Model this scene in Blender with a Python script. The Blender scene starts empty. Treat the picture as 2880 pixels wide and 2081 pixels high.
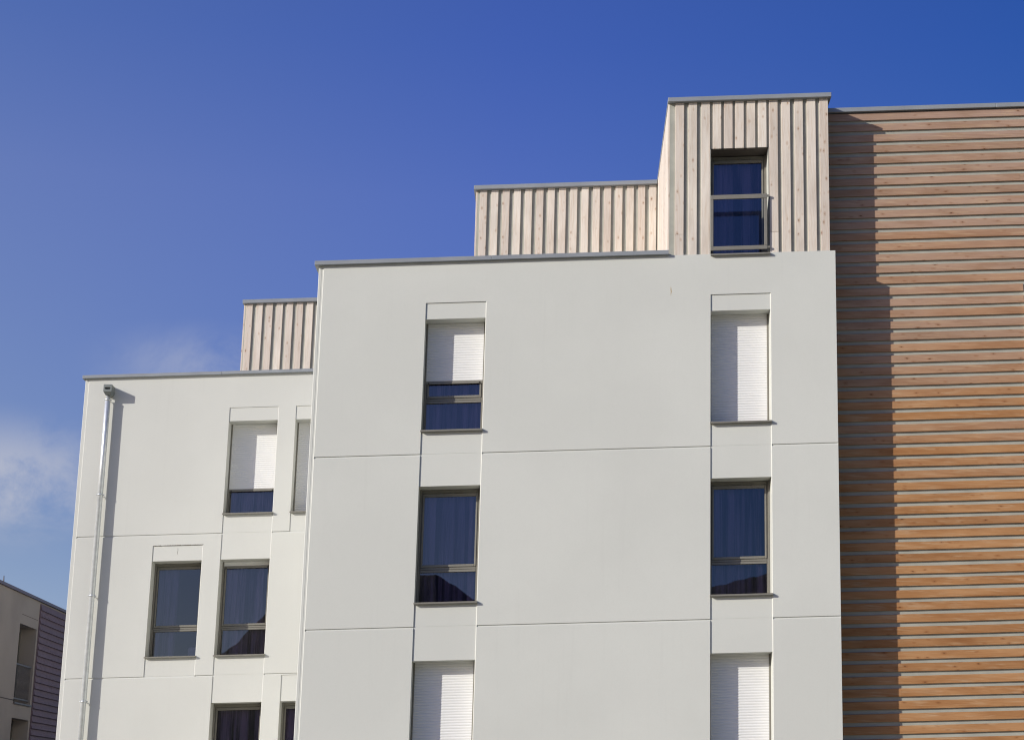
import bpy, math, random
from mathutils import Vector, Matrix
random.seed(11)
sc = bpy.context.scene

# ------------------------------------------------------------------ camera
EYE = 1.65
cam_data = bpy.data.cameras.new("camera"); cam = bpy.data.objects.new("camera", cam_data)
sc.collection.objects.link(cam); sc.camera = cam
cam_data.sensor_fit = 'HORIZONTAL'; cam_data.sensor_width = 36.0
cam_data.lens = 36.0 * 5378.57 / 2880.0
cam_data.clip_start = 0.1; cam_data.clip_end = 6000
pitch, yaw, roll = 0.247626, -0.034274, 0.027557
fw = Vector((math.sin(yaw)*math.cos(pitch), math.cos(yaw)*math.cos(pitch), math.sin(pitch)))
r0 = Vector((math.cos(yaw), -math.sin(yaw), 0)); u0 = r0.cross(fw)
rt = math.cos(roll)*r0 + math.sin(roll)*u0; up = -math.sin(roll)*r0 + math.cos(roll)*u0
cam.matrix_world = Matrix(((rt.x, up.x, -fw.x, 0), (rt.y, up.y, -fw.y, 0), (rt.z, up.z, -fw.z, EYE), (0, 0, 0, 1)))

# ------------------------------------------------------------------ sky + sun
TO_SUN = Vector((-1.55, -1.0, 0.64)).normalized()
SUN_EL = math.asin(TO_SUN.z); SUN_AZ = math.atan2(TO_SUN.x, TO_SUN.y)
world = bpy.data.worlds.new("World"); sc.world = world; world.use_nodes = True
nt = world.node_tree; N = nt.nodes; L = nt.links; N.clear()
def nn(t, **kw):
    n = N.new(t)
    for k, v in kw.items(): setattr(n, k, v)
    return n
sky = nn('ShaderNodeTexSky', sky_type='NISHITA', sun_disc=False, sun_elevation=SUN_EL, sun_rotation=SUN_AZ % (2*math.pi))
sky.altitude = 200; sky.air_density = 1.0; sky.dust_density = 0.6; sky.ozone_density = 3.0
hs = nn('ShaderNodeHueSaturation'); hs.inputs['Saturation'].default_value = 1.12; hs.inputs['Hue'].default_value = 0.512
hs.inputs['Value'].default_value = 1.0
L.new(sky.outputs[0], hs.inputs['Color'])
tc = nn('ShaderNodeTexCoord')
# a deep, polarised-looking sky: violet-blue on the sun's side, saturated blue away from it
sx = nn('ShaderNodeSeparateXYZ'); L.new(tc.outputs['Generated'], sx.inputs[0])
def ramp(sock, lo, hi, stops):
    m = nn('ShaderNodeMapRange'); m.inputs[1].default_value = lo; m.inputs[2].default_value = hi; L.new(sock, m.inputs[0])
    r = nn('ShaderNodeValToRGB'); e = r.color_ramp.elements
    while len(e) < len(stops): e.new(.5)
    for k, (p, c) in enumerate(stops): e[k].position = (p-lo)/(hi-lo); e[k].color = (c[0]/2, c[1]/2, c[2]/2, 1)
    L.new(m.outputs[0], r.inputs[0]); return r.outputs[0]
rx = ramp(sx.outputs[0], -.5, .5, [(-.45, (1.55, 1.35, 1.60)), (-.289, (1.36, 1.23, 1.58)), (-.04, (.84, .88, 1.47)), (.219, (.38, .63, 1.15)), (.28, (.38, .62, 1.1)), (.45, (1.25, 1.15, 1.0))])
rz = ramp(sx.outputs[2], 0., .6, [(.05, (1.0, .95, .80)), (.15, (1.0, .92, .76)), (.33, (1.26, 1.08, .97)), (.404, (1, 1, 1)), (.58, (.95, 1.0, 1.0))])
def vmul(a, b, k=1.):
    v = nn('ShaderNodeVectorMath', operation='MULTIPLY'); L.new(a, v.inputs[0]); L.new(b, v.inputs[1])
    w = nn('ShaderNodeVectorMath', operation='SCALE'); w.inputs[3].default_value = k; L.new(v.outputs[0], w.inputs[0]); return w.outputs[0]
sky_col = vmul(hs.outputs[0], vmul(rx, rz, 4.))
# thin wisps of cloud low in the sky on the left, placed by direction in the sky
def cloud(center, rx, rz, scale, seed, lo, hi):
    mp = nn('ShaderNodeVectorMath', operation='SUBTRACT'); mp.inputs[1].default_value = center
    L.new(tc.outputs['Generated'], mp.inputs[0])
    sc_ = nn('ShaderNodeVectorMath', operation='MULTIPLY'); sc_.inputs[1].default_value = (1/rx, 0.0, 1/rz)
    L.new(mp.outputs[0], sc_.inputs[0])
    ln = nn('ShaderNodeVectorMath', operation='LENGTH'); L.new(sc_.outputs[0], ln.inputs[0])
    m = nn('ShaderNodeMapRange', interpolation_type='SMOOTHSTEP'); m.inputs[1].default_value = 1.15; m.inputs[2].default_value = 0.1
    L.new(ln.outputs['Value'], m.inputs[0])
    nz = nn('ShaderNodeTexNoise'); nz.inputs['Scale'].default_value = scale; nz.inputs['Detail'].default_value = 7
    nz.inputs['Roughness'].default_value = 0.62; nz.inputs['Distortion'].default_value = 0.4
    ad = nn('ShaderNodeVectorMath', operation='MULTIPLY_ADD'); ad.inputs[1].default_value = (1, 1, 1.35); ad.inputs[2].default_value = seed
    L.new(tc.outputs['Generated'], ad.inputs[0]); L.new(ad.outputs[0], nz.inputs['Vector'])
    m2 = nn('ShaderNodeMapRange', interpolation_type='SMOOTHSTEP'); m2.inputs[1].default_value = lo; m2.inputs[2].default_value = hi
    L.new(nz.outputs[0], m2.inputs[0])
    mu = nn('ShaderNodeMath', operation='MULTIPLY'); L.new(m.outputs[0], mu.inputs[0]); L.new(m2.outputs[0], mu.inputs[1])
    return mu
c1 = cloud((-0.285, 0.95, 0.176), 0.072, 0.036, 17, (3.1, 0, 1.7), .30, .58)
c2_ = cloud((-0.190, 0.95, 0.238), 0.062, 0.024, 18, (7.3, 2, 0.4), .26, .60)
c2 = nn('ShaderNodeMath', operation='MULTIPLY'); c2.inputs[1].default_value = .50; L.new(c2_.outputs[0], c2.inputs[0])
mx = nn('ShaderNodeMath', operation='MAXIMUM'); L.new(c1.outputs[0], mx.inputs[0]); L.new(c2.outputs[0], mx.inputs[1])
fa = nn('ShaderNodeMath', operation='MULTIPLY'); fa.inputs[1].default_value = 0.85; L.new(mx.outputs[0], fa.inputs[0])
mc = nn('ShaderNodeMix', data_type='RGBA'); L.new(fa.outputs[0], mc.inputs['Factor'])
L.new(sky_col, mc.inputs['A']); mc.inputs['B'].default_value = (4.9, 5.2, 6.3, 1)
bg = nn('ShaderNodeBackground'); bg.inputs['Strength'].default_value = 0.095
L.new(mc.outputs['Result'], bg.inputs['Color'])
out = nn('ShaderNodeOutputWorld'); L.new(bg.outputs[0], out.inputs[0])

sun_data = bpy.data.lights.new("sun", 'SUN'); sun_data.energy = 4.25; sun_data.angle = math.radians(0.5)
sun_data.color = (1.0, 0.955, 0.86)
sun = bpy.data.objects.new("sun", sun_data); sc.collection.objects.link(sun)
sun.rotation_euler = (-TO_SUN).to_track_quat('-Z', 'Y').to_euler(); sun.location = (-20, -10, 30)
sc.view_settings.view_transform = 'Standard'; sc.view_settings.look = 'None'
sc.view_settings.exposure = 0.0; sc.view_settings.gamma = 1.0; sc.view_settings.use_curve_mapping = False
sc.cycles.pixel_filter_type = 'BLACKMAN_HARRIS'; sc.cycles.filter_width = 1.15
sc.cycles.max_bounces = 8; sc.cycles.transparent_max_bounces = 12; sc.cycles.caustics_reflective = False

# ------------------------------------------------------------------ materials
def mat(name):
    m = bpy.data.materials.new(name); m.use_nodes = True; t = m.node_tree; t.nodes.clear()
    return m, t
class G:
    """tiny node helper"""
    def __init__(s, t): s.t = t
    def n(s, ty, ins=None, **kw):
        x = s.t.nodes.new(ty)
        for k, v in kw.items(): setattr(x, k, v)
        for k, v in (ins or {}).items():
            if isinstance(v, bpy.types.NodeSocket): s.t.links.new(v, x.inputs[k])
            else: x.inputs[k].default_value = v
        return x
    def mix(s, f, a, b, blend='MIX'):
        x = s.n('ShaderNodeMix', {'Factor': f}, data_type='RGBA', blend_type=blend)
        for k, v in (('A', a), ('B', b)):
            if isinstance(v, bpy.types.NodeSocket): s.t.links.new(v, x.inputs[k])
            else: x.inputs[k].default_value = (*v, 1)
        return x.outputs['Result']
    def rng(s, v, a, b, c=0., d=1., sm=True):
        return s.n('ShaderNodeMapRange', {0: v, 1: a, 2: b, 3: c, 4: d}, interpolation_type='SMOOTHSTEP' if sm else 'LINEAR').outputs[0]
    def noise(s, vec, scale, detail=4, rough=.55, dist=0.):
        return s.n('ShaderNodeTexNoise', {'Vector': vec, 'Scale': scale, 'Detail': detail, 'Roughness': rough, 'Distortion': dist}).outputs[0]
    def scale(s, vec, v):
        return s.n('ShaderNodeVectorMath', {0: vec, 1: v}, operation='MULTIPLY').outputs[0]
    def add(s, a, b):
        return s.n('ShaderNodeVectorMath', {0: a, 1: b}, operation='ADD').outputs[0]
    def math(s, op, a, b=0.):
        return s.n('ShaderNodeMath', {0: a, 1: b}, operation=op).outputs[0]
    def pos(s): return s.n('ShaderNodeNewGeometry').outputs['Position']
    def finish(s, col, rough=.8, bump=None, bstr=.2, bdist=.002, metal=0., spec=.3):
        p = s.n('ShaderNodeBsdfPrincipled', {'Roughness': rough, 'Metallic': metal, 'Specular IOR Level': spec})
        if isinstance(col, bpy.types.NodeSocket): s.t.links.new(col, p.inputs['Base Color'])
        else: p.inputs['Base Color'].default_value = (*col, 1)
        if bump is not None:
            b = s.n('ShaderNodeBump', {'Height': bump, 'Strength': bstr, 'Distance': bdist})
            s.t.links.new(b.outputs[0], p.inputs['Normal'])
        o = s.n('ShaderNodeOutputMaterial'); s.t.links.new(p.outputs[0], o.inputs[0]); return p

def m_plaster(name, c, streak=None, amt=.06):
    m, t = mat(name); g = G(t); P = g.pos()
    a = g.noise(P, .45, 5, .5); b = g.noise(P, 5, 6, .65); fine = g.noise(P, 160, 3, .7)
    dn = tuple(x*(1-amt) for x in c); upc = tuple(min(1, x*(1+amt*.6)) for x in c)
    col = g.mix(g.rng(a, .35, .65), dn, upc)
    col = g.mix(g.rng(b, .3, .8, 0, .06), col, tuple(x*.80 for x in c))
    mid = g.noise(P, 38, 4, .7)
    col = g.mix(g.rng(mid, .35, .75, 0, .07), col, tuple(x*.70 for x in c))
    # faint vertical rain streaks
    st = g.noise(g.scale(P, (9, 9, .35)), 1.0, 5, .6)
    col = g.mix(g.rng(st, .56, .80, 0, .13), col, tuple(x*.78 for x in c))
    if streak:
        x, z, = streak
        d = g.n('ShaderNodeVectorMath', {0: g.add(P, (-x, 0, -z)), 1: (1/.010, 0, 1/.095)}, operation='MULTIPLY').outputs[0]
        d = g.add(d, g.scale(g.n('ShaderNodeTexNoise', {'Vector': P, 'Scale': 14}).outputs['Color'], (2.0, 0, 0)))
        d = g.add(d, (-1.0, 0, 0))
        ln = g.n('ShaderNodeVectorMath', {0: d}, operation='LENGTH').outputs['Value']
        col = g.mix(g.rng(ln, 1.1, .2, 0, .95), col, (.36, .23, .07))
    g.finish(col, .85, fine, .25, .0015, spec=.2)
    return m
RUST = (1.555, 8.72 + .05*(1.555+6) + EYE)
M_white = m_plaster('white_render', (.606, .617, .574), RUST, amt=.03)
M_white2 = m_plaster('white_render_rear_block', (.596, .604, .568), amt=.03)
M_beige = m_plaster('beige_render', (.40, .35, .305), amt=.1)

def m_wood(name, base, alt, knot, axis='Z', warm=None, side=1.0):
    """planed softwood boards: per-board tone from the 'brd' attribute, long grain, knots with darker rings"""
    m, t = mat(name); g = G(t); P = g.pos()
    at = g.n('ShaderNodeAttribute', attribute_name='brd', attribute_type='GEOMETRY').outputs['Fac']
    off = g.n('ShaderNodeCombineXYZ', {0: g.math('MULTIPLY', at, 31.7), 1: g.math('MULTIPLY', at, 17.3), 2: g.math('MULTIPLY', at, 53.1)}).outputs[0]
    Q = g.add(P, off)
    s_g = (42, 42, 1.6) if axis == 'Z' else (1.3, 42, 60)
    s_k = (11, 3, 6.2) if axis == 'Z' else (5.2, 3, 13)
    warp = g.n('ShaderNodeTexNoise', {'Vector': Q, 'Scale': 3.0, 'Detail': 2}).outputs['Color']
    Qw = g.add(Q, g.scale(g.add(warp, (-.5, -.5, -.5)), (.07, .03, .07)))
    gr = g.noise(g.scale(Qw, s_g), 1.0, 5, .6, .3)
    soft = g.noise(g.scale(Q, (3, 3, .9) if axis == 'Z' else (.9, 3, 5)), 1.0, 3, .5)
    col = g.mix(g.rng(at, 0, 1, sm=False), base, alt)
    col = g.mix(g.rng(soft, .35, .7, 0, .55), col, tuple(x*.80 for x in alt))
    if warm: # weathering runs down the wall: grey and pinkish above, still orange below
        zz = g.n('ShaderNodeSeparateXYZ', {0: P}).outputs
        ns = g.noise(g.scale(P, (.5, .5, 1.2)), 1.0, 3, .5)
        h = g.math('ADD', zz[2], g.math('MULTIPLY', g.math('SUBTRACT', ns, .5), 3.5))
        h = g.math('ADD', h, g.math('MULTIPLY', g.math('SUBTRACT', at, .5), 3.2))
        wf = g.rng(h, 12.6, 7.4)
        wcol = g.mix(g.rng(soft, .3, .7), warm[0], warm[1])
        col = g.mix(wf, col, wcol)
    if warm:
        lt = g.noise(g.scale(g.add(Q, (5.3, 1.1, 2.7)), (2.2, 30, 26)), 1.0, 4, .6)
        col = g.mix(g.rng(lt, .50, .74, 0, .5), col, (.56, .41, .26))
    if warm:   # resin and water blotches, each board its own
        bl = g.noise(g.scale(g.add(Q, (9.1, 2.2, 4.4)), (1.1, 9, 7)), 1.0, 5, .65)
        col = g.mix(g.rng(bl, .48, .70, 0, .55), col, g.mix(1.0, col, (.72, .62, .52), 'MULTIPLY'))
        col = g.mix(g.rng(at, .72, .95, 0, .35), col, g.mix(1.0, col, (.70, .66, .62), 'MULTIPLY'))
    else:      # greyed water marks
        bl = g.noise(g.scale(g.add(Q, (9.1, 2.2, 4.4)), (7, 7, 1.3)), 1.0, 5, .65)
        col = g.mix(g.rng(bl, .50, .72, 0, .45), col, g.mix(1.0, col, (.80, .79, .78), 'MULTIPLY'))
    col = g.mix(g.rng(gr, .42, .72, 0, .5), col, g.mix(1.0, col, (.78, .66, .55), 'MULTIPLY'))
    kv = g.n('ShaderNodeTexVoronoi', {'Vector': g.scale(Qw, s_k), 'Scale': 1.0, 'Randomness': .9})
    sel = g.n('ShaderNodeSeparateColor', {0: kv.outputs['Color']}).outputs
    dist = g.math('ADD', kv.outputs['Distance'], g.math('MULTIPLY', sel[2], .07))
    keep = g.rng(g.math('ADD', sel[0], g.math('MULTIPLY', g.math('SUBTRACT', at, .5), .62)), .52, .56)
    kf = g.math('MULTIPLY', g.rng(dist, .15, .085), keep)
    ring = g.math('MULTIPLY', g.rng(dist, .36, .15, 0, .6), keep)
    col = g.mix(ring, col, g.mix(1.0, col, (.74, .60, .50), 'MULTIPLY'))
    col = g.mix(g.math('MULTIPLY', kf, g.rng(sel[1], 0, 1, .45, 1.0, False)), col, knot)
    g.finish(col, .75, gr, .35, .0015, spec=.2)
    return m
M_board = m_wood('pale_larch_boards', (.785, .725, .635), (.65, .575, .50), (.20, .115, .07))
M_timber = m_wood('weathered_timber_boards', (.40, .275, .215), (.43, .285, .20), (.10, .045, .02), 'X',
                  warm=((.46, .250, .115), (.36, .175, .070)))
M_lapped = m_wood('stained_lap_boards', (.21, .168, .205), (.24, .18, .215), (.12, .08, .08), 'X')

def m_simple(name, c, rough=.5, metal=0., spec=.4, amt=.08, sc_=6, bump=False):
    m, t = mat(name); g = G(t); P = g.pos()
    a = g.noise(P, sc_, 5, .6)
    col = g.mix(g.rng(a, .3, .7), tuple(x*(1-amt) for x in c), tuple(min(1, x*(1+amt)) for x in c))
    g.finish(col, rough, a if bump else None, .15, .002, metal, spec); return m
M_back = m_simple('grey_membrane', (.37, .375, .325), .8, sc_=3)
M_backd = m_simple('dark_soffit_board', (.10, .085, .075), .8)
M_coping = m_simple('grey_coping_metal', (.265, .285, .305), .45, .0, .5, .07, 2)
M_copingd = m_simple('violet_grey_coping', (.14, .11, .145), .5)
M_frame = m_simple('umber_grey_aluminium', (.205, .195, .165), .42, 0, .5, .05)
M_shutter = m_simple('white_shutter_slats', (.765, .765, .75), .45, 0, .4, .015, 3)
M_lining = m_simple('pale_lining_board', (.60, .61, .56), .7)
M_vent = m_simple('trickle_vent_plastic', (.23, .22, .20), .4)
M_hopper = m_simple('grey_green_metal', (.17, .19, .185), .5, 0, .4)
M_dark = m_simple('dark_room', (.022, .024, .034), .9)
M_rail = m_simple('dark_railing_metal', (.13, .12, .125), .5)
M_zinc = m_simple('galvanised_pipe', (.66, .69, .70), .36, .55, .5, .10, 9)
M_paper = m_simple('white_card', (.80, .82, .82), .8)
M_screw = m_simple('black_stop', (.02, .02, .02), .6)

def m_curtain():
    m, t = mat('voile_curtain'); g = G(t); P = g.pos()
    a = g.noise(g.scale(P, (9, 3, .35)), 1.0, 3, .6)
    col = g.mix(g.rng(a, .36, .64), (.10, .09, .12), (.74, .62, .74))  # shading of the folds painted into the colour as dark and pale vertical bands
    g.finish(col, .9); return m
M_curtain = m_curtain()
def m_glass(name, tint, ior, wob=0.):
    m, t = mat(name); g = G(t)
    fr = g.n('ShaderNodeFresnel', {'IOR': ior}).outputs[0]
    tr = g.n('ShaderNodeBsdfTransparent', {'Color': (*tint, 1)}).outputs[0]
    nz = g.noise(g.pos(), 1.3, 2, .5)
    bp = g.n('ShaderNodeBump', {'Height': nz, 'Strength': wob, 'Distance': .02}).outputs[0]
    gl = g.n('ShaderNodeBsdfGlossy', {'Color': (1, 1, 1, 1), 'Roughness': 0.0, 'Normal': bp}).outputs[0]
    mx_ = g.n('ShaderNodeMixShader', {0: fr, 1: tr, 2: gl}).outputs[0]
    o = g.n('ShaderNodeOutputMaterial'); t.links.new(mx_, o.inputs[0]); return m
M_glass = m_glass('coated_glazing', (.66, .62, .76), 2.06, .03)
M_clear = m_glass('guard_glass', (.80, .84, .86), 1.45, .05)

def m_ground():
    m, t = mat('paving_and_grass'); g = G(t); P = g.pos()
    a = g.noise(P, .12, 6, .6); b = g.noise(P, 9, 5, .7)
    col = g.mix(g.rng(a, .42, .56), (.56, .505, .41), (.26, .245, .14))
    col = g.mix(g.rng(b, .3, .8, 0, .4), col, (.33, .30, .25))
    g.finish(col, .9, b, .5, .02); return m
M_ground = m_ground()
def m_hill():
    m, t = mat('wooded_hillside'); g = G(t); P = g.pos()
    a = g.noise(P, .03, 8, .7); b = g.noise(P, .11, 6, .75)
    col = g.mix(g.rng(a, .35, .65), (.040, .046, .022), (.085, .075, .045))
    col = g.mix(g.rng(b, .4, .7, 0, .6), col, (.028, .035, .018))
    g.finish(col, .95, b, 1.0, 3.0); return m
M_hill = m_hill()

# ------------------------------------------------------------------ mesh helpers
SLOPE = .05          # every course of these facades climbs gently to the right, as in the photograph
def W(x, y, z): return Vector((x, y, z + SLOPE*(x+6) + EYE))
class MB:
    def __init__(s, f=W): s.v = []; s.f = []; s.a = []; s.W = f; s.sm = []
    def quad(s, *p, val=.5, smooth=False):
        i = len(s.v); s.v += [s.W(*q) for q in p]; s.f.append(tuple(range(i, i+len(p)))); s.a.append(val); s.sm.append(smooth)
    def box(s, x0, x1, y0, y1, z0, z1, val=.5, bev=0., skip=''):
        """closed box, optionally with its four front edges chamfered"""
        b = min(bev, (x1-x0)*.4, (z1-z0)*.4)
        if b <= 0:
            q = s.quad
            q((x0,y0,z0),(x1,y0,z0),(x1,y0,z1),(x0,y0,z1), val=val)
            q((x1,y1,z0),(x0,y1,z0),(x0,y1,z1),(x1,y1,z1), val=val)
            q((x0,y1,z0),(x0,y0,z0),(x0,y0,z1),(x0,y1,z1), val=val)
            q((x1,y0,z0),(x1,y1,z0),(x1,y1,z1),(x1,y0,z1), val=val)
            q((x0,y0,z1),(x1,y0,z1),(x1,y1,z1),(x0,y1,z1), val=val)
            q((x0,y1,z0),(x1,y1,z0),(x1,y0,z0),(x0,y0,z0), val=val)
            return
        i = len(s.v)
        fr = [(x0+b,y0,z0+b),(x1-b,y0,z0+b),(x1-b,y0,z1-b),(x0+b,y0,z1-b)]
        md = [(x0,y0+b,z0),(x1,y0+b,z0),(x1,y0+b,z1),(x0,y0+b,z1)]
        bk = [(x0,y1,z0),(x1,y1,z0),(x1,y1,z1),(x0,y1,z1)]
        s.v += [s.W(*p) for p in fr+md+bk]
        F = [(0,1,2,3),(11,10,9,8)]
        for k in range(4):
            n = (k+1) % 4
            F += [(4+k,4+n,n,k),(8+k,8+n,4+n,4+k)]
        for f in F: s.f.append(tuple(i+j for j in f)); s.a.append(val); s.sm.append(False)
    def tube(s, pts, r, n=20, val=.5, cap=True):
        """round bar through world-like points (x,y,z) in this builder's frame"""
        P = [s.W(*p) for p in pts]; i0 = len(s.v)
        for k, p in enumerate(P):
            d = (P[min(k+1, len(P)-1)] - P[max(k-1, 0)]).normalized()
            a = d.cross(Vector((0, 1, 0)) if abs(d.y) < .9 else Vector((1, 0, 0))).normalized(); b = d.cross(a)
            rr = r[k] if isinstance(r, (list, tuple)) else r
            for j in range(n):
                t = 2*math.pi*j/n; s.v.append(p + a*math.cos(t)*rr + b*math.sin(t)*rr)
        for k in range(len(P)-1):
            for j in range(n):
                q = (j+1) % n
                s.f.append((i0+k*n+j, i0+k*n+q, i0+(k+1)*n+q, i0+(k+1)*n+j)); s.a.append(val); s.sm.append(True)
        if cap:
            s.f.append(tuple(i0+j for j in range(n))[::-1]); s.a.append(val); s.sm.append(False)
            e = i0+(len(P)-1)*n; s.f.append(tuple(e+j for j in range(n))); s.a.append(val); s.sm.append(False)
    def build(s, name, material, parent=None, root=None):
        me = bpy.data.meshes.new(name); base = root.location if root is not None else Vector((0, 0, 0))
        me.from_pydata([tuple(v - base) for v in s.v], [], s.f)
        me.materials.append(material)
        at = me.attributes.new('brd', 'FLOAT', 'FACE'); at.data.foreach_set('value', s.a)
        me.polygons.foreach_set('use_smooth', s.sm)
        me.update(); o = bpy.data.objects.new(name, me); sc.collection.objects.link(o)
        if parent is not None: o.parent = parent
        return o
def thing(name, label, cat, loc, group=None):
    o = bpy.data.objects.new(name, None); sc.collection.objects.link(o); o.location = loc
    o['label'] = label; o['category'] = cat; o.empty_display_size = .3
    if group: o['group'] = group
    return o

def coping(parent, x0, x1, y0, y1, z0, z1, material=None):
    n = max(1, round((x1-x0)/2.9)) if x1-x0 > 1 else 1
    for k in range(n):
        mb = MB(); dz = random.uniform(-.0012, .0012) if n > 1 else 0
        mb.box(x0+(x1-x0)*k/n+(.0018 if k else 0), x0+(x1-x0)*(k+1)/n-(.0018 if k < n-1 else 0), y0+random.uniform(0, .0015), y1, z0+dz, z1+dz, bev=.004)
        mb.build('coping', M_coping, parent, parent)
def facade(mb, y0, xs, zs, cell, R):
    """front wall as a relief. cell(xm, zm) -> recess depth; (bottom, top) recess; ('x', left, right) recess; or None for an opening of depth R"""
    nx, nz = len(xs)-1, len(zs)-1
    def corners(c):          # bottom-left, bottom-right, top-right, top-left
        if c is None: return (R, R, R, R, True)
        if isinstance(c, tuple):
            if c[0] == 'x': return (c[1], c[2], c[2], c[1], False)
            return (c[0], c[0], c[1], c[1], False)
        return (c, c, c, c, False)
    D = [[corners(cell((xs[i]+xs[i+1])/2, (zs[j]+zs[j+1])/2)) for j in range(nz)] for i in range(nx)]
    ne = lambda a, b: abs(a-b) > 1e-6
    for i in range(nx):
        for j in range(nz):
            bl, br, tr, tl, hole = D[i][j]; x0, x1, z0, z1 = xs[i], xs[i+1], zs[j], zs[j+1]
            if not hole: mb.quad((x0,y0+bl,z0),(x1,y0+br,z0),(x1,y0+tr,z1),(x0,y0+tl,z1))
            if i+1 < nx:
                c, _, _, d, _h = D[i+1][j]
                if ne(br, c) or ne(tr, d):
                    if br < c or tr < d: mb.quad((x1,y0+br,z0),(x1,y0+c,z0),(x1,y0+d,z1),(x1,y0+tr,z1))
                    else: mb.quad((x1,y0+c,z0),(x1,y0+br,z0),(x1,y0+tr,z1),(x1,y0+d,z1))
            if j+1 < nz:
                c, d, _, _, _h = D[i][j+1]
                if ne(tl, c) or ne(tr, d):
                    if tl < c or tr < d: mb.quad((x0,y0+tl,z1),(x1,y0+tr,z1),(x1,y0+d,z1),(x0,y0+c,z1))
                    else: mb.quad((x0,y0+c,z1),(x1,y0+d,z1),(x1,y0+tr,z1),(x0,y0+tl,z1))

# ------------------------------------------------------------------ window kit
def curtain(parent, root, x0, x1, y, z0, z1, seed):
    rnd = random.Random(seed); mb = MB(); n = int((x1-x0)/.008); zn = 8
    ph = [rnd.uniform(0, 6.28) for _ in range(5)]; fr = [rnd.uniform(28, 46), rnd.uniform(55, 80), rnd.uniform(9, 16)]
    def f(x, k):
        g = 1 - .35*k/zn
        return y + g*(.022*math.sin(fr[0]*x+ph[0]+.4*math.sin(7*x+ph[3])) + .009*math.sin(fr[1]*x+ph[1]) + .014*math.sin(fr[2]*x+ph[2]+.25*k))
    for i in range(n):
        for k in range(zn):
            xa, xb = x0+(x1-x0)*i/n, x0+(x1-x0)*(i+1)/n; za, zb = z0+(z1-z0)*k/zn, z0+(z1-z0)*(k+1)/zn
            mb.quad((xa, f(xa, k), za), (xb, f(xb, k), za), (xb, f(xb, k+1), zb), (xa, f(xa, k+1), zb), smooth=True)
    mb.build('curtain', M_curtain, parent, root)

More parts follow.
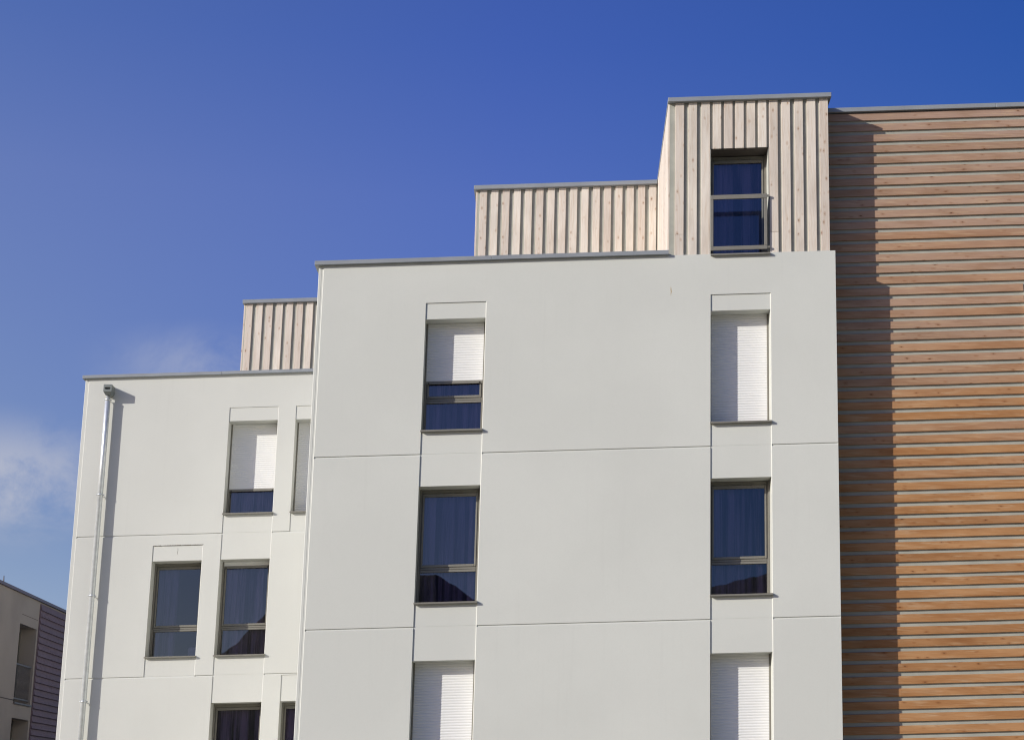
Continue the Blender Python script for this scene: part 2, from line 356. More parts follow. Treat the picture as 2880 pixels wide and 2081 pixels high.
def window(bld, x0, x1, z0, z1, yf, shut=None, label=None, curt=(0, 1), transom=True, vent=True, seed=1, dep=.31, sill=True, rail_h=.05, sill_y=None):
    """yf facade plane; dep: depth of the shutter plane; shut: height of the shutter's bottom (None = fully up)"""
    yg = yf + dep; m = MB(); q = .003
    # fixed frame: jambs, head, bottom, guide rails
    m.box(x0+q, x0+.030, yg-.02, yg+.05, z0+.016, z1-q, bev=.003); m.box(x1-.030, x1-q, yg-.02, yg+.05, z0+.016, z1-q, bev=.003)
    m.box(x0+.0305, x0+.045, yg+.022, yg+.10, z0+.016, z1-q, bev=.003); m.box(x1-.045, x1-.0305, yg+.022, yg+.10, z0+.016, z1-q, bev=.003)
    m.box(x0+.046, x1-.046, yg+.024, yg+.10, z1-.062, z1-.004, bev=.003)
    m.box(x0+.046, x1-.046, yg+.024, yg+.10, z0+.016, z0+.046, bev=.003)
    w = m.build('window', M_frame, bld, bld)
    if label: w['label'] = label
    zt = z0+.535; zb_up = zt+.125
    sx0, sx1 = x0+.047, x1-.047
    if transom:
        t = MB()
        t.box(sx0, sx1, yg+.020, yg+.09, zt, zt+.040, bev=.004)
        t.box(sx0, sx1, yg+.026, yg+.09, zt+.044, zt+.078, bev=.004)
        t.build('transom', M_frame, w, bld)
        s = MB(); zs0, zs1 = zt+.082, z1-.066
    else:
        s = MB(); zs0, zs1 = z0+.05, z1-.066
    s.box(sx0, sx0+.030, yg+.012, yg+.07, zs0, zs1, bev=.005); s.box(sx1-.030, sx1, yg+.012, yg+.07, zs0, zs1, bev=.005)
    s.box(sx0+.031, sx1-.031, yg+.014, yg+.07, zs1-.055, zs1, bev=.006); s.box(sx0+.031, sx1-.031, yg+.014, yg+.07, zs0, zs0+.042, bev=.006)
    s.build('sash', M_frame, w, bld)
    p = MB(); y = yg+.045; p.quad((sx0+.029,y,zs0+.040),(sx1-.029,y,zs0+.040),(sx1-.029,y,zs1-.053),(sx0+.029,y,zs1-.053)); p.build('pane', M_glass, w, bld)
    if transom:
        p = MB(); y = yg+.055; p.quad((sx0,y,z0+.044),(sx1,y,z0+.044),(sx1,y,zt+.002),(sx0,y,zt+.002)); p.build('pane', M_glass, w, bld)
    if vent:
        v = MB(); xm = (x0+x1)/2+.03; zv = z1-.088
        v.box(xm-.20, xm+.20, yg+.000, yg+.013, zv, zv+.012, bev=.003)
        for dx in (-.20, 0, .185): v.box(xm+dx, xm+dx+.022, yg-.004, yg+.013, zv+.013, zv+.027, bev=.003)
        v.build('trickle_vent', M_vent, w, bld)
    if curt: curtain(w, bld, x0+.04+(x1-x0-.08)*curt[0], x0+.04+(x1-x0-.08)*curt[1], yg+.20, z0+.02, z1-.02, seed)
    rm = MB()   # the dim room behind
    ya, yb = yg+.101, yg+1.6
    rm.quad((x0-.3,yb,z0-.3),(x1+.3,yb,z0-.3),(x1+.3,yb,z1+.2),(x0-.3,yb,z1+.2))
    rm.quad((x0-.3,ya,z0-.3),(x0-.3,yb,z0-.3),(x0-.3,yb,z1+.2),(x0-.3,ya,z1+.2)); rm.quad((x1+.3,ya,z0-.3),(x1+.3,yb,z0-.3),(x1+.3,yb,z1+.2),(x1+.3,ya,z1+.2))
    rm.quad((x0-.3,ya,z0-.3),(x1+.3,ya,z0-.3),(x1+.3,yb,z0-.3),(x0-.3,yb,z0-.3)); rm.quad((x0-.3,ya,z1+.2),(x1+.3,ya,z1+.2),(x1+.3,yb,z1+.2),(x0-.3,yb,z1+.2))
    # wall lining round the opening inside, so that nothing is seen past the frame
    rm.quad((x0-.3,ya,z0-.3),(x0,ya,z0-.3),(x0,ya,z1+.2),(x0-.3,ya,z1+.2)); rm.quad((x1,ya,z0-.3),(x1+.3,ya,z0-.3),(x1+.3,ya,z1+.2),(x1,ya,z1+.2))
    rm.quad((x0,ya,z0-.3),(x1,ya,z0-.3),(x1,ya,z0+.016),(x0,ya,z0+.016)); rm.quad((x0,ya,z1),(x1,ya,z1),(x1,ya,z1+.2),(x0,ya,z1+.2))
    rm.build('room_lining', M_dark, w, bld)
    if shut is not None:
        sh = MB(); pitch_ = .043; z = shut+rail_h; xa, xb = x0+.022, x1-.022; prof = [(0, .0035), (.10, .0), (.45, -.0030), (.8, -.0015), (.93, .0018), (1., .0035)]
        while z < z1-.002:
            for (ta, da), (tb, db) in zip(prof, prof[1:]):
                za, zb = z+ta*pitch_, min(z+tb*pitch_, z1-.002)
                if za >= z1-.002: break
                sh.quad((xa, yg-.006+da, za), (xb, yg-.006+da, za), (xb, yg-.006+db, zb), (xa, yg-.006+db, zb), smooth=True)
            z += pitch_
        so = sh.build('roller_shutter', M_shutter, w, bld)
        xa, xb = x0+.0305, x1-.0305; r = MB(); r.box(xa, xb, yg-.014, yg+.006, shut, shut+rail_h-.002, bev=.003); r.build('bottom_rail', M_frame, w, bld)
        for xx in (xa+.035, xb-.06):
            st = MB(); st.box(xx, xx+.020, yg-.026, yg-.0145, shut+.006, shut+.024, bev=.003); st.build('stop', M_screw, w, bld)
    if sill:
        s = MB(); f = sill_y if sill_y is not None else yf-.058
        x0s, x1s = x0-.008, x1+.010
        # folded sheet: sloping top, front lip; the part behind the facade is as wide as the opening
        s.quad((x0s,f,z0+.006),(x1s,f,z0+.006),(x1s,yf-.001,z0+.012),(x0s,yf-.001,z0+.012))
        s.quad((x0+.001,yf-.001,z0+.012),(x1-.001,yf-.001,z0+.012),(x1-.001,yg+.03,z0+.016),(x0+.001,yg+.03,z0+.016))
        s.quad((x0s,f,z0-.021),(x1s,f,z0-.021),(x1s,f,z0+.006),(x0s,f,z0+.006))
        s.quad((x0s,yf-.001,z0-.015),(x0s,f,z0-.021),(x0s,f,z0+.006),(x0s,yf-.001,z0+.012)); s.quad((x1s,f,z0-.021),(x1s,yf-.001,z0-.015),(x1s,yf-.001,z0+.012),(x1s,f,z0+.006))
        s.quad((x0s,yf-.001,z0-.015),(x1s,yf-.001,z0-.015),(x1s,f,z0-.021),(x0s,f,z0-.021))
        s.build('sill', M_frame, w, bld)
    return w

# levels shared by the two white blocks (storey height 2.80)
T1, T2 = 6.075, 3.275; ST = 2.80; T3 = T2-ST
W1T, W1L, W1S = 8.638, 8.360, 6.465
W2L, W2S = 5.550, 3.656; W3L, W3S = 2.743, .856
GZ = -2.6      # walls run down below the ground
def zcuts(extra):
    z = [GZ, T3-.024, T3-.008, T3+.010, T2-.024, T2-.008, T2+.010, T1-.024, T1-.008, T1+.010, W3S, W3L, W2S, W2L, W1S, W1L, W1T, W3S-ST, W3L-ST] + extra
    return sorted(set(round(a, 4) for a in z))
def joint(z, base=0.):
    for t in (T1, T2, T3):
        if t-.008 < z < t+.010: return base+.016
        if t-.024 < z < t-.008: return (base, base+.016)
    return None
def shell(mb, x0, x1, y0, y1, ztop, left=True):
    """side walls, back and roof of a block (its front is the facade relief)"""
    mb.quad((x0,y1,GZ),(x0,y0,GZ),(x0,y0,ztop),(x0,y1,ztop)); mb.quad((x1,y0,GZ),(x1,y1,GZ),(x1,y1,ztop),(x1,y0,ztop))
    mb.quad((x1,y1,GZ),(x0,y1,GZ),(x0,y1,ztop),(x1,y1,ztop)); mb.quad((x0,y0,ztop),(x1,y0,ztop),(x1,y1,ztop),(x0,y1,ztop))
def vboards(mb, spans, yfr, th, zb, zt, jit=.004):
    for i, (a, b) in enumerate(spans):
        v = random.random()
        z0_, z1_ = (zb[i], zt) if isinstance(zb, list) else (zb, zt)
        if i % 2 == 0 and z1_-z0_ > 1.5 and random.random() < .6:   # butt joint in some boards
            zj = z0_ + random.uniform(.35, .5); mb.box(a, b, yfr, yfr+th, z0_, zj-.0015, v, .003); mb.box(a, b, yfr+random.uniform(0, .002), yfr+th, zj+.0015, z1_, random.random(), .003)
        else: mb.box(a, b, yfr+random.uniform(0, .003), yfr+th, z0_, z1_, v, .003)

# ================================================================== MAIN WHITE BLOCK
DM = 30.428; XO, XL, XR = -4.308, -4.229, 4.271; A1, A2, B1, B2 = -2.502, -1.506, 2.2075, 3.1906; TOP = 9.336
DY = DM+.09          # face of the dormer's boards
main = thing('apartment_building', 'tall white rendered apartment block in the middle with pale timber penthouse on its roof', 'building', W(0, DM+4, -1.6))
main.location.z = 0
mb = MB(); BD = .011
def cell_main(x, z):
    if x < XL-BD: return .018 + (.003 if XO+.038 < x < XO+.046 else 0)
    if x < XL: return ('x', .018, 0.)
    for e in (A2, B2):        # plaster corner bead along the right edge of the recessed strips
        if e < x < e+BD and z < W1T: return ('x', .018, 0.)
    band = (A1 < x < A2 or B1 < x < B2) and z < W1T
    if band:
        for a, b in ((W1S, W1L), (W2S, W2L), (W3S, W3L), (W3S-ST, W3L-ST)):
            if a < z < b: return None
        for t in (T1, T2, T3):
            if t-.008 < z < t+.010: return .0205
        return .018
    j = joint(z); return j if j is not None else 0.
RV = .42
facade(mb, DM, [XO, XO+.038, XO+.046, XL-BD, XL, A1, A2, A2+BD, B1, B2, B2+BD, XR], zcuts([TOP]), cell_main, RV)
mb.quad((XO-.010, DM+.034, GZ), (XO, DM+.018, GZ), (XO, DM+.018, TOP), (XO-.010, DM+.034, TOP))
shell(mb, XO-.010, XR, DM+.034, 44, TOP)
# thickness of the right-hand edge and of the parapet
mb.quad((XR, DM, GZ), (XR, DM+.034, GZ), (XR, DM+.034, TOP), (XR, DM, TOP)); mb.quad((XO-.010, DM, TOP), (XR, DM, TOP), (XR, DM+.034, TOP), (XO-.010, DM+.034, TOP))
mb.build('wall', M_white, main, main)
coping(main, -4.380, 1.509, DM-.07, DM+.35, 9.337-.0, 9.409)
coping(main, -4.380, -4.0, DM+.351, 43.9, 9.338, 9.409)

# windows of the main block
window(main, A1, A2, W1S, W1L, DM, shut=7.318, label='window under a half lowered white roller shutter', vent=False, seed=3)
window(main, A1, A2, W2S, W2L, DM, label='open shuttered window reflecting a dark hill along its lower pane', seed=4)
window(main, A1, A2, W3S, W3L, DM, shut=W3S+.01, label='window closed by a white shutter at the foot of the left column', vent=False, seed=5)
window(main, B1, B2, W1S, W1L, DM, shut=W1S+.014, label='window fully closed by a white roller shutter', vent=False, seed=6)
window(main, B1, B2, W2S, W2L, DM, label='curtained window between two shuttered windows on the right', seed=7)
window(main, B1, B2, W3S, W3L, DM, shut=W3S+.01, label='shuttered window at the foot of the right column', vent=False, seed=8)
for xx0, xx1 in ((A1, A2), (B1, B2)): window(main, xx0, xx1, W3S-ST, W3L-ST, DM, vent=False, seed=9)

# dormer: boards, backing, lined opening, window, guard
ZD0, ZD1 = 9.30, 12.078
X_w0, X_w1, Z_w0, Z_w1 = 2.214, 3.184, 9.318, 11.228
mb = MB()
spans = [(1.615, 1.762), (1.838, 1.982), (2.055, 2.2015)] + [(2.249, 2.392), (2.440, 2.583), (2.630, 2.772), (2.824, 2.966), (3.013, 3.156)] + [(3.201, 3.346), (3.410, 3.556), (3.628, 3.772), (3.840, 3.986), (4.052, 4.198)]
zb = [ZD0]*3 + [Z_w1]*5 + [ZD0]*5
vboards(mb, spans, DY, .035, zb, ZD1)
mb.build('board_cladding', M_board, main, main)
mb = MB(); yb_ = DY+.036
for a, b, c, d in ((1.527, X_w0-.010, ZD0, ZD1), (X_w1+.010, 4.180, ZD0, ZD1), (X_w0-.010, X_w1+.010, Z_w1+.012, ZD1)): mb.quad((a,yb_,c),(b,yb_,c),(b,yb_,d),(a,yb_,d))
mb.quad((1.527,34.5,ZD0),(1.527,yb_,ZD0),(1.527,yb_,ZD1),(1.527,34.5,ZD1))
mb.quad((4.180,yb_,ZD0),(4.180,34.5,ZD0),(4.180,34.5,ZD1),(4.180,yb_,ZD1))
mb.build('dormer_wall', M_back, main, main)
mb = MB()     # side boards of the dormer, facing left
y = DY+.040; k = 0
while y < 34.35:
    mb.box(1.494, 1.5265, y, min(y+.150, 34.4), ZD0, ZD1, random.random(), .003); y += .172
mb.build('side_board_cladding', M_board, main, main)
mb = MB()
mb.quad((X_w0,DY+.003,Z_w0),(X_w0,DY+.46,Z_w0),(X_w0,DY+.46,Z_w1),(X_w0,DY+.003,Z_w1))
mb.quad((X_w0-.010,DY+.034,Z_w0),(X_w0,DY+.003,Z_w0),(X_w0,DY+.003,Z_w1),(X_w0-.010,DY+.034,Z_w1)); mb.build('opening_lining', M_lining, main, main)
mb = MB(); mb.quad((X_w1,DY+.003,Z_w0),(X_w1,DY+.46,Z_w0),(X_w1,DY+.46,Z_w1),(X_w1,DY+.003,Z_w1))
mb.quad((X_w1,DY+.003,Z_w0),(X_w1+.010,DY+.034,Z_w0),(X_w1+.010,DY+.034,Z_w1),(X_w1,DY+.003,Z_w1))
mb.build('opening_lining', M_lining, main, main)
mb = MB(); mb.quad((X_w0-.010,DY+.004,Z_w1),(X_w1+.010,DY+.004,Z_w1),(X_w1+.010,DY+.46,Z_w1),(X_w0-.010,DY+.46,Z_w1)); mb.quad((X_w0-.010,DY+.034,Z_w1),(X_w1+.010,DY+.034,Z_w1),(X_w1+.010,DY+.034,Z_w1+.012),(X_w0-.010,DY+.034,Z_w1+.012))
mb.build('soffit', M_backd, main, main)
wd = window(main, X_w0, X_w1, Z_w0, Z_w1-.010, DM-.001, label='deep set dormer window behind a metal guard frame', transom=False, seed=12, dep=.45, sill_y=DM-.055)
mb = MB(); gy = DY-.055; gx0, gx1 = 2.212, 3.153
mb.box(gx0, gx1, gy, gy+.03, 10.306, 10.382, bev=.003); mb.box(gx0, gx1, gy, gy+.03, 9.412, 9.480, bev=.003)
mb.box(gx0, gx0+.043, gy+.001, gy+.029, 9.481, 10.305, bev=.003); mb.box(gx1-.050, gx1, gy+.001, gy+.029, 9.481, 10.305, bev=.003)
for zz in (9.43, 10.33): mb.box(gx1+.0005, X_w1+.012, gy+.004, gy+.024, zz, zz+.035, bev=.003)
gd = mb.build('guard_frame', M_frame, wd, main)
mb = MB(); mb.quad((gx0+.043,gy+.015,9.480),(gx1-.050,gy+.015,9.480),(gx1-.050,gy+.015,10.306),(gx0+.043,gy+.015,10.306)); mb.build('guard_pane', M_clear, wd, main)
coping(main, 1.485, 4.250, DM+.02, 34.379, 12.080, 12.156)

# set-back penthouse
YP = 34.45
mb = MB(); s0 = -1.8802; spans = [(s0+i*.2145, s0+i*.2145+.1345) for i in range(15)] + [(1.3347, 1.4726)]
vboards(mb, spans, YP, .035, 9.30, 12.02)
mb.build('board_cladding', M_board, main, main)
mb = MB(); mb.quad((-1.925,YP+.036,9.3),(1.526,YP+.036,9.3),(1.526,YP+.036,12.02),(-1.925,YP+.036,12.02)); mb.quad((-1.925,44,9.3),(-1.925,YP+.036,9.3),(-1.925,YP+.036,12.02),(-1.925,44,12.02))
mb.quad((4.17,34.5,9.3),(4.17,44,9.3),(4.17,44,12.02),(4.17,34.5,12.02)); mb.quad((4.17,44,9.3),(-1.925,44,9.3),(-1.925,44,12.02),(4.17,44,12.02))
mb.build('penthouse_wall', M_back, main, main)
mb = MB(); y = YP+.04
while y < 43.8: mb.box(-1.960, -1.9255, y, y+.19, 9.3, 12.02, random.random(), .003); y += .2145
mb.build('side_board_cladding', M_board, main, main)
coping(main, -1.998, 1.4845, YP-.07, 44, 12.024, 12.104)
mb = MB(); mb.box(1.4846, 4.250, 34.3805, 44, 12.080, 12.155); mb.build('roof', M_coping, main, main)

# ================================================================== REAR WHITE BLOCK (left)
DL = 37.503; LO, LG = -9.951, -9.877; C1, C2, E1, E2, D1, D2 = -6.974, -5.986, -5.628, -4.640, -8.331, -7.339; LTOP = 9.325
rear = thing('apartment_building', 'lower white rendered block set back on the left with a metal downpipe at its corner', 'building', W(-7.5, DL+4, -1))
rear.location.z = 0
mb = MB(); V2T = 5.859
def cell_rear(x, z):
    if x < LG-BD: return .018
    if x < LG: return ('x', .018, 0.)
    if E2 < x < E2+BD and z < W1T: return ('x', .013, 0.)
    if C2 < x < C2+BD and z < W1T: return ('x', .013, 0.)
    if D2 < x < D2+BD and T2 < z < V2T: return ('x', .013, 0.)
    opens = {'c': ((W1S, W1L), (W2S, W2L), (W3S, W3L), (W3S-ST, W3L-ST)), 'e': ((W1S, W1L), (W3S, W3L), (W3S-ST, W3L-ST)), 'd': ((W2S, W2L), (W3S-ST, W3L-ST))}
    k = 'c' if C1 < x < C2 else 'e' if E1 < x < E2 else 'd' if D1 < x < D2 else None
    if k:
        band = {'c': z < W1T, 'e': (T1 < z < W1T) or z < T2-.02, 'd': T2 < z < V2T}[k]
        for a, b in opens[k]:
            if a < z < b: return None
        if band:
            for t in (T1, T2, T3):
                if t-.008 < z < t+.010: return .016
            return .013
    j = joint(z); return j if j is not None else 0.
facade(mb, DL, [LO, LG-BD, LG, D1, D2, D2+BD, C1, C2, C2+BD, E1, E2, E2+BD, -4.30], zcuts([LTOP, V2T]), cell_rear, .47)
mb.quad((LO-.010, DL+.034, GZ), (LO, DL+.018, GZ), (LO, DL+.018, LTOP), (LO-.010, DL+.034, LTOP))
shell(mb, LO-.010, -4.30, DL+.034, 64, LTOP)  # unseen depth extended so the sunlit left side bounces light onto the far building
mb.quad((LO-.01, DL, LTOP), (-4.3, DL, LTOP), (-4.3, DL+.034, LTOP), (LO-.01, DL+.034, LTOP))
# short crack in the lintel panel over the left window
mb.build('wall', M_white2, rear, rear)
mb = MB()
xc = -7.83
crk = MB()
pts = [(xc, 5.80), (xc+.004, 5.76), (xc-.002, 5.72), (xc+.002, 5.68)]
for (xa, za), (xb, zb2) in zip(pts, pts[1:]): crk.quad((xa-.003, DL+.0118, za), (xb-.003, DL+.0118, zb2), (xb+.003, DL+.0118, zb2), (xa+.003, DL+.0118, za))
crk.build('crack', M_backd, rear, rear)
xx = D1+.01
while xx < D2-.02:     # rough upper edge of the same panel
    h = random.uniform(.004, .014); mb.quad((xx, DL-.001, V2T-h*.4), (xx+.05, DL-.001, V2T-h*.5), (xx+.05, DL-.001, V2T+h*.6), (xx, DL-.001, V2T+h*.3)); xx += .05
mb.build('rough_joint', M_backd, rear, rear)
coping(rear, -10.007, -4.330, DL-.07, DL+.35, 9.322, 9.388)
coping(rear, -10.007, -9.65, DL+.351, 63.9, 9.326, 9.388)
DP = .35
window(rear, C1, C2, W1S, W1L, DL, shut=6.972, label='window under a mostly lowered shutter beside the white corner', vent=False, seed=21, dep=DP)
window(rear, E1, E2, W1S, W1L, DL, shut=W1S+.014, label='shuttered window partly hidden by the nearer block', vent=False, seed=22, dep=DP)
wL3 = window(rear, D1, D2, W2S, W2L, DL, label='window with a curtain drawn to the left half', curt=(0, .46), vent=False, seed=23, dep=DP)
window(rear, C1, C2, W2S, W2L, DL, shut=5.415, label='window with two shutter slats showing at its top', vent=False, seed=24, dep=DP)
window(rear, C1, C2, W3S, W3L, DL, label='dark curtained window cut by the bottom of the picture', vent=False, seed=25, dep=DP)
window(rear, E1, E2, W3S, W3L, DL, label='dark window just showing beside the nearer block', vent=False, seed=26, dep=DP)
for a, b in ((C1, C2), (E1, E2), (D1, D2)): window(rear, a, b, W3S-ST, W3L-ST, DL, vent=False, seed=27, dep=DP)

# downpipe with its hopper and brackets
py = DL-.125; px = -9.437
mb = MB()
zs = [8.935, 8.84, 8.82, 6.93, 6.90, 4.90, 4.87, 2.84, 2.81, GZ+1.0]
rs = [.044, .044, .054, .053, .050, .053, .050, .053, .050, .053]
def Wv(x, y, z): return Vector((x, y, z + SLOPE*(px+6) + EYE))
mb.W = Wv
zz = [(8.94, .044), (8.845, .044), (8.835, .056), (6.935, .056), (6.93, .052), (4.905, .055), (4.90, .052), (2.86, .055), (2.855, .052), (-1.4, .055)]
mb.tube([(px, py, a) for a, _ in zz], [r for _, r in zz], 28)
pipe = mb.build('downpipe', M_zinc, rear, rear)
for zc in (8.842, 6.897, 4.880, 2.822):
    mb = MB(Wv); mb.tube([(px, py, zc-.014), (px, py, zc+.014)], .062, 28)
    mb.tube([(px+.062, py, zc), (px+.084, py, zc)], .010, 8); mb.tube([(px-.082, py, zc), (px-.062, py, zc)], .010, 8)
    mb.tube([(px, py+.05, zc), (px, DL, zc)], .008, 8)
    mb.build('bracket', M_zinc, pipe, rear)
mb = MB(); hx0, hx1, hy0, hz0, hz1 = -9.506, -9.340, DL-.275, 8.985, 9.130
mb.W = Wv
def hp(*a, **k): mb.quad(*a, **k)
yb2 = DL-.001
hp((hx1,hy0,hz0),(hx1,yb2,hz0),(hx1,yb2,hz1),(hx1,hy0,hz1)); hp((hx0,yb2,hz0),(hx0,hy0,hz0),(hx0,hy0,hz1),(hx0,yb2,hz1))
hp((hx0,hy0,hz1),(hx1,hy0,hz1),(hx1,yb2,hz1),(hx0,yb2,hz1))
# tapering underside
bx0, bx1, by0 = hx0+.03, hx1-.03, hy0+.07; hz2 = hz0-.055
hp((hx0,hy0,hz0),(bx0,by0,hz2),(bx1,by0,hz2),(hx1,hy0,hz0)); hp((hx1,hy0,hz0),(bx1,by0,hz2),(bx1,yb2,hz2),(hx1,yb2,hz0))
hp((hx0,yb2,hz0),(bx0,yb2,hz2),(bx0,by0,hz2),(hx0,hy0,hz0)); hp((bx0,by0,hz2),(bx0,yb2,hz2),(bx1,yb2,hz2),(bx1,by0,hz2))
# front with an elongated six-sided overflow slot
ox = (hx0+hx1)/2; oz = 9.050
hexp = [(ox-.062, oz), (ox-.040, oz+.024), (ox+.040, oz+.024), (ox+.062, oz), (ox+.040, oz-.024), (ox-.040, oz-.024)]
outr = [(hx0, oz), (hx0, hz1), (hx1, hz1), (hx1, oz), (hx1, hz0), (hx0, hz0)]
for k in range(6):
    n = (k+1) % 6
    hp((hexp[k][0],hy0,hexp[k][1]),(outr[k][0],hy0,outr[k][1]),(outr[n][0],hy0,outr[n][1]),(hexp[n][0],hy0,hexp[n][1]))
    hp((hexp[k][0],hy0,hexp[k][1]),(hexp[n][0],hy0,hexp[n][1]),(hexp[n][0],hy0+.05,hexp[n][1]),(hexp[k][0],hy0+.05,hexp[k][1]))
hp(*[(a, hy0+.05, b) for a, b in hexp])
mb.build('hopper', M_hopper, pipe, rear)

# rear penthouse
YR = 41.40
mb = MB(); s0 = -7.4700; spans = [(s0+i*.2285, s0+i*.2285+.146) for i in range(14)]
vboards(mb, spans, YR, .035, 9.3, 11.965)
mb.build('board_cladding', M_board, rear, rear)
mb = MB(); mb.quad((-7.495,YR+.036,9.3),(-4.31,YR+.036,9.3),(-4.31,YR+.036,11.965),(-7.495,YR+.036,11.965)); mb.quad((-7.495,49,9.3),(-7.495,YR+.036,9.3),(-7.495,YR+.036,11.965),(-7.495,49,11.965))
mb.quad((-4.31,YR+.036,9.3),(-4.31,49,9.3),(-4.31,49,11.965),(-4.31,YR+.036,11.965)); mb.build('penthouse_wall', M_back, rear, rear)
mb = MB(); y = YR+.04
while y < 48.8: mb.box(-7.528, -7.4955, y, y+.19, 9.3, 11.965, random.random(), .003); y += .22
mb.build('side_board_cladding', M_board, rear, rear)
coping(rear, -7.548, -4.30, YR-.07, 49, 11.967, 12.051)

card = MB(); card.box(-7.588, -7.36, DL+.52, DL+.59, 3.6735, 3.885, bev=.004)
cd = card.build('white_box', M_paper); cd['label'] = 'small white box standing behind the lower pane of the half curtained window'; cd['category'] = 'box'
mb = MB(); mb.box(D1+.02, D2-.02, DL+.4525, DL+.66, 3.655, 3.673, bev=.003); mb.build('inner_ledge', M_lining, wL3, rear)

# ================================================================== TIMBER CLAD BLOCK (right)
DW = DM+.64; WR = 7.50
timb = thing('apartment_building', 'tall block on the right clad in horizontal open jointed timber boards', 'building', W(9, DW+4, -1))
timb.location.z = 0
mb = MB(); yb_ = DW+.034
mb.quad((4.0,yb_,GZ),(13,yb_,GZ),(13,yb_,12.015),(4.0,yb_,12.015)); mb.quad((4.0,44,GZ),(4.0,yb_,GZ),(4.0,yb_,12.015),(4.0,44,12.015))
mb.quad((13,yb_,GZ),(13,44,GZ),(13,44,12.015),(13,yb_,12.015)); mb.quad((13,44,GZ),(4,44,GZ),(4,44,12.015),(13,44,12.015)); mb.quad((4,yb_,12.015),(13,yb_,12.015),(13,44,12.015),(4,44,12.015))
mb.build('wall', M_back, timb, timb)
mb = MB(); BP = .1965; z_first = 11.868      # underside of the topmost board
n = 0
while True:
    zb0 = z_first - n*BP + random.uniform(-.0025, .0025)
    if zb0 < GZ: break
    zt0 = zb0+.1285 if n else 12.005
    xs_ = [4.16]
    while xs_[-1] < 13: xs_.append(xs_[-1] + random.uniform(3.2, 4.8))
    cut = 8.86     # boards below this run only to the jamb of the opening at the right
    for a, b in zip(xs_, xs_[1:]):
        v = random.random(); yy = DW+random.uniform(-.0015, .002); b = min(b, 13)
        # planed board with a weathered, bevelled upper edge
        a0 = a+.0008; b0 = b-.0008
        if zb0 < cut-.0 and b0 > WR:
            if a0 < WR: b0 = WR
            elif a0 < WR+1.2: continue
        sg = max(1, int((b0-a0)/.6)); dz = [random.uniform(-.002, .002) for _ in range(sg+1)]
        for k in range(sg):
            p, q_ = a0+(b0-a0)*k/sg, a0+(b0-a0)*(k+1)/sg; d0, d1 = dz[k], dz[k+1]
            mb.quad((p,yy,zb0+d0),(q_,yy,zb0+d1),(q_,yy,zt0-.008+d1),(p,yy,zt0-.008+d0), val=v)
            mb.quad((p,yy,zt0-.008+d0),(q_,yy,zt0-.008+d1),(q_,yy+.010,zt0+d1),(p,yy+.010,zt0+d0), val=v)
            mb.quad((p,yy+.010,zt0+d0),(q_,yy+.010,zt0+d1),(q_,yb_,zt0+d1),(p,yb_,zt0+d0), val=v)
            mb.quad((p,yb_,zb0+d0),(q_,yb_,zb0+d1),(q_,yy,zb0+d1),(p,yy,zb0+d0), val=v)
        for xe in (a0, b0): mb.quad((xe,yy,zb0),(xe,yb_,zb0),(xe,yb_,zt0),(xe,yy,zt0-.008), val=v)
    n += 1
mb.build('board_cladding', M_timber, timb, timb)
coping(timb, 4.17, 13.1, DW-.05, DW+.30, 12.018, 12.096)
# pale jamb board of a tall opening that starts at the picture's right edge
mb = MB(); mb.box(WR+.012, WR+.10, DW-.035, DW+.028, GZ, 8.74, bev=.006); mb.build('jamb', M_lining, timb, timb)
for k in range(3):
    mb = MB(); mb.box(WR+.13, WR+1.15, DW-.01, DW+.028, 8.60-k*2.8-1.9, 8.60-k*2.8, bev=.004); mb.build('shutter_panel', M_shutter, timb, timb)

# ================================================================== FAR SHADED BUILDING (bottom left)
FP = Vector((-16.2109, 58.0, 7.0718+EYE)); FD = Vector((-.0442, 1.0, .0252)); FN = Vector((1.0, .0442, 0)).normalized()
def Q(t, n, h): return FP + FD*t + FN*n + Vector((0, 0, h))
far = thing('apartment_building', 'shaded beige building beyond on the far left with purplish lap boards and tall narrow windows', 'building', Q(0, -4, 0)); far.location.z = 0
TW0, TW1, RC = -2.32, -.20, .55
def fq(mb, t0, t1, n0, n1, h0, h1, axis, val=.5):
    if axis == 'n': mb.quad((t0,n0,h0),(t1,n0,h0),(t1,n0,h1),(t0,n0,h1), val=val)
    elif axis == 't': mb.quad((t0,n0,h0),(t0,n1,h0),(t0,n1,h1),(t0,n0,h1), val=val)
    else: mb.quad((t0,n0,h0),(t1,n0,h0),(t1,n1,h0),(t0,n1,h0), val=val)
mb = MB(Q); wins = [(-3.128+.01, -.848), (-5.98, -3.570), (-8.8, -6.4)]
fq(mb, -14, TW0, 0, 0, -9, 0, 'n'); fq(mb, TW1, 14, 0, 0, -9, 0, 'n')
hs_ = [0] + [v for w_ in wins for v in (w_[1], w_[0])] + [-9]
for k in range(0, len(hs_), 2): fq(mb, TW0, TW1, 0, 0, hs_[k+1], hs_[k], 'n')
for lo, hi in wins:
    fq(mb, TW0, 0, 0, -RC, lo, hi, 't'); fq(mb, TW1, 0, 0, -RC, lo, hi, 't'); fq(mb, TW0, TW1, 0, -RC, hi, 0, 'h'); fq(mb, TW0, TW1, 0, -RC, lo, 0, 'h')
fq(mb, -14, 0, 0, -9, -9, 0, 't'); fq(mb, 14, 0, 0, -9, -9, 0, 't'); fq(mb, -14, 14, 0, -9, 0, 0, 'h'); fq(mb, -14, 14, -9, -9, -9, 0, 'n')
mb.build('wall', M_beige, far, far)
def fbox(mb, t0, t1, n0, n1, h0, h1, val=.5): mb.box(t0, t1, n0, n1, h0, h1, val)
mb = MB(Q); fbox(mb, -14.1, 14.1, -.40, .07, .004, .088); mb.build('coping', M_copingd, far, far)
mb = MB(Q); h = -.045; k = 0
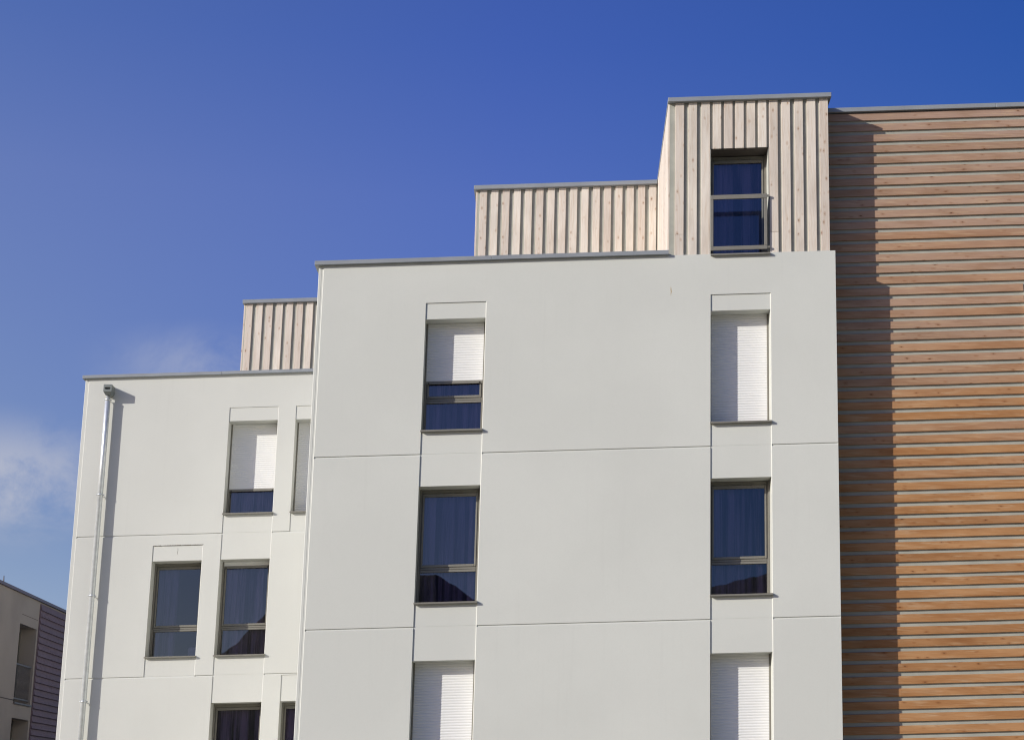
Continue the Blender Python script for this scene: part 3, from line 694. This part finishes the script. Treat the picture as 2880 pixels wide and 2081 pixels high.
while h > -9:       # lapped boards: each leans out over the one below
    v = random.random(); h2 = h-.197; t0 = .0+random.uniform(-.01, .01)
    mb.quad((t0,.075,h2),(13.9,.075,h2),(13.9,.022,h),(t0,.022,h), val=v); mb.quad((t0,.010,h2),(13.9,.010,h2),(13.9,.075,h2),(t0,.075,h2), val=v)
    mb.quad((t0,.002,h2),(t0,.075,h2),(t0,.022,h),(t0,.002,h), val=v); h = h2
mb.build('lap_board_cladding', M_lapped, far, far)
mb = MB(Q)
fbox(mb, -14, TW0, .0, .003, -3.085, -3.055); mb.quad((TW0+.14, .003, -.575), (TW1+.04, .003, -.575), (TW1+.04, .003, -.560), (TW0+.14, .003, -.560)); mb.build('joint', M_backd, far, far)
for lo, hi in wins:
    mb = MB(Q); n = -RC
    fbox(mb, TW0+.02, TW0+.10, n+.02, n+.10, lo+.03, hi-.02); fbox(mb, TW1-.10, TW1-.02, n+.02, n+.10, lo+.03, hi-.02); fbox(mb, TW0+.11, TW1-.11, n+.02, n+.10, hi-.10, hi-.02)
    fbox(mb, TW0+.11, TW1-.11, n+.02, n+.10, lo+.03, lo+.11); fbox(mb, TW0+.98, TW0+1.12, n+.015, n+.095, lo+.12, hi-.11)
    w = mb.build('window', M_frame, far, far)
    mb = MB(Q); fq(mb, TW0+.10, TW0+.98, n+.05, n+.05, lo+.11, hi-.10, 'n'); mb.build('pane', M_glass, w, far)
    mb = MB(Q); fbox(mb, TW0+1.121, TW1-.101, n+.03, n+.06, lo+.11, hi-.10); mb.build('panel', M_rail, w, far)
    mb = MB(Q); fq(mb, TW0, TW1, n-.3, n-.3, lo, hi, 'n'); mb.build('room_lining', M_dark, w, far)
    if hi > -5:
        mb = MB(Q); rh = lo+1.09
        fbox(mb, TW0+.02, TW1-.02, -.09, -.05, rh, rh+.045); fbox(mb, TW0+.02, TW1-.02, -.09, -.05, lo+.10, lo+.14)
        t = TW0+.06
        while t < TW1-.04: fbox(mb, t, t+.014, -.076, -.066, lo+.141, rh-.001); t += .125
        mb.build('railing', M_rail, w, far)
        mb = MB(Q); fbox(mb, TW0-.02, TW1+.03, -.10, .05, lo-.045, lo-.002); mb.build('sill', M_rail, w, far)
mb = MB(Q); mb.tube([(-3.86, -.2, .09), (-3.88, -.2, .16), (-3.90, -.2, .36)], [.05, .022, .012], 8); mb.build('roof_spike', M_rail, far, far)

# ================================================================== GROUND AND HILLS
def struct(name, verts, faces, material, smooth=False):
    me = bpy.data.meshes.new(name); me.from_pydata(verts, [], faces); me.materials.append(material)
    me.polygons.foreach_set('use_smooth', [smooth]*len(faces)); o = bpy.data.objects.new(name, me); sc.collection.objects.link(o)
    o['kind'] = 'structure'; return o
struct('ground', [(-3000,-3000,0),(3000,-3000,0),(3000,3000,0),(-3000,3000,0)], [(0,1,2,3)], M_ground)
# the valley side across the street, behind the camera: only the panes mirror it
from mathutils import noise as mnoise
prof = [(-1.2,.10),(-.6,.085),(-.30,.065),(-.2081,.0800),(-.1822,.0989),(-.1699,.1110),(-.1594,.1230),(-.13,.137),(-.0797,.1385),(-.0701,.1388),(-.0629,.1348),(-.0509,.1269),(-.02,.118),(.03,.124),(.0730,.1345),(.0789,.1369),(.1025,.1435),(.16,.155),(.30,.14),(.6,.11),(1.2,.12)]
def pr(a):
    for (a0, h0), (a1, h1) in zip(prof, prof[1:]):
        if a <= a1:
            t = max(0, (a-a0)/(a1-a0)); t = t*t*(3-2*t) if abs(a1-a0) > .5 else t; return h0+(h1-h0)*t
    return prof[-1][1]
vs, fs = [], []; na, nd = 1400, 20
for i in range(na+1):
    a = -.9+1.8*i/na
    for j in range(nd+1):
        t = j/nd; d = 330+420*t
        if t < .65: s_ = t/.65; k = s_*s_*(3-2*s_)
        else: s_ = (t-.65)/.35; k = 1-.5*s_*s_
        dr = 330+420*.65; nz = mnoise.fractal(Vector((a*30, t*14, 0)), 1.0, 2.0, 5)
        vs.append((a*(d+65), -d, max(-2, pr(a)*(dr+65)*k + EYE*k + nz*.45*k*(1 if t < .6 or t > .72 else .5))))
for i in range(na):
    for j in range(nd):
        p = i*(nd+1)+j; fs.append((p, p+1, p+nd+2, p+nd+1))
struct('hills', vs, fs, M_hill, False)
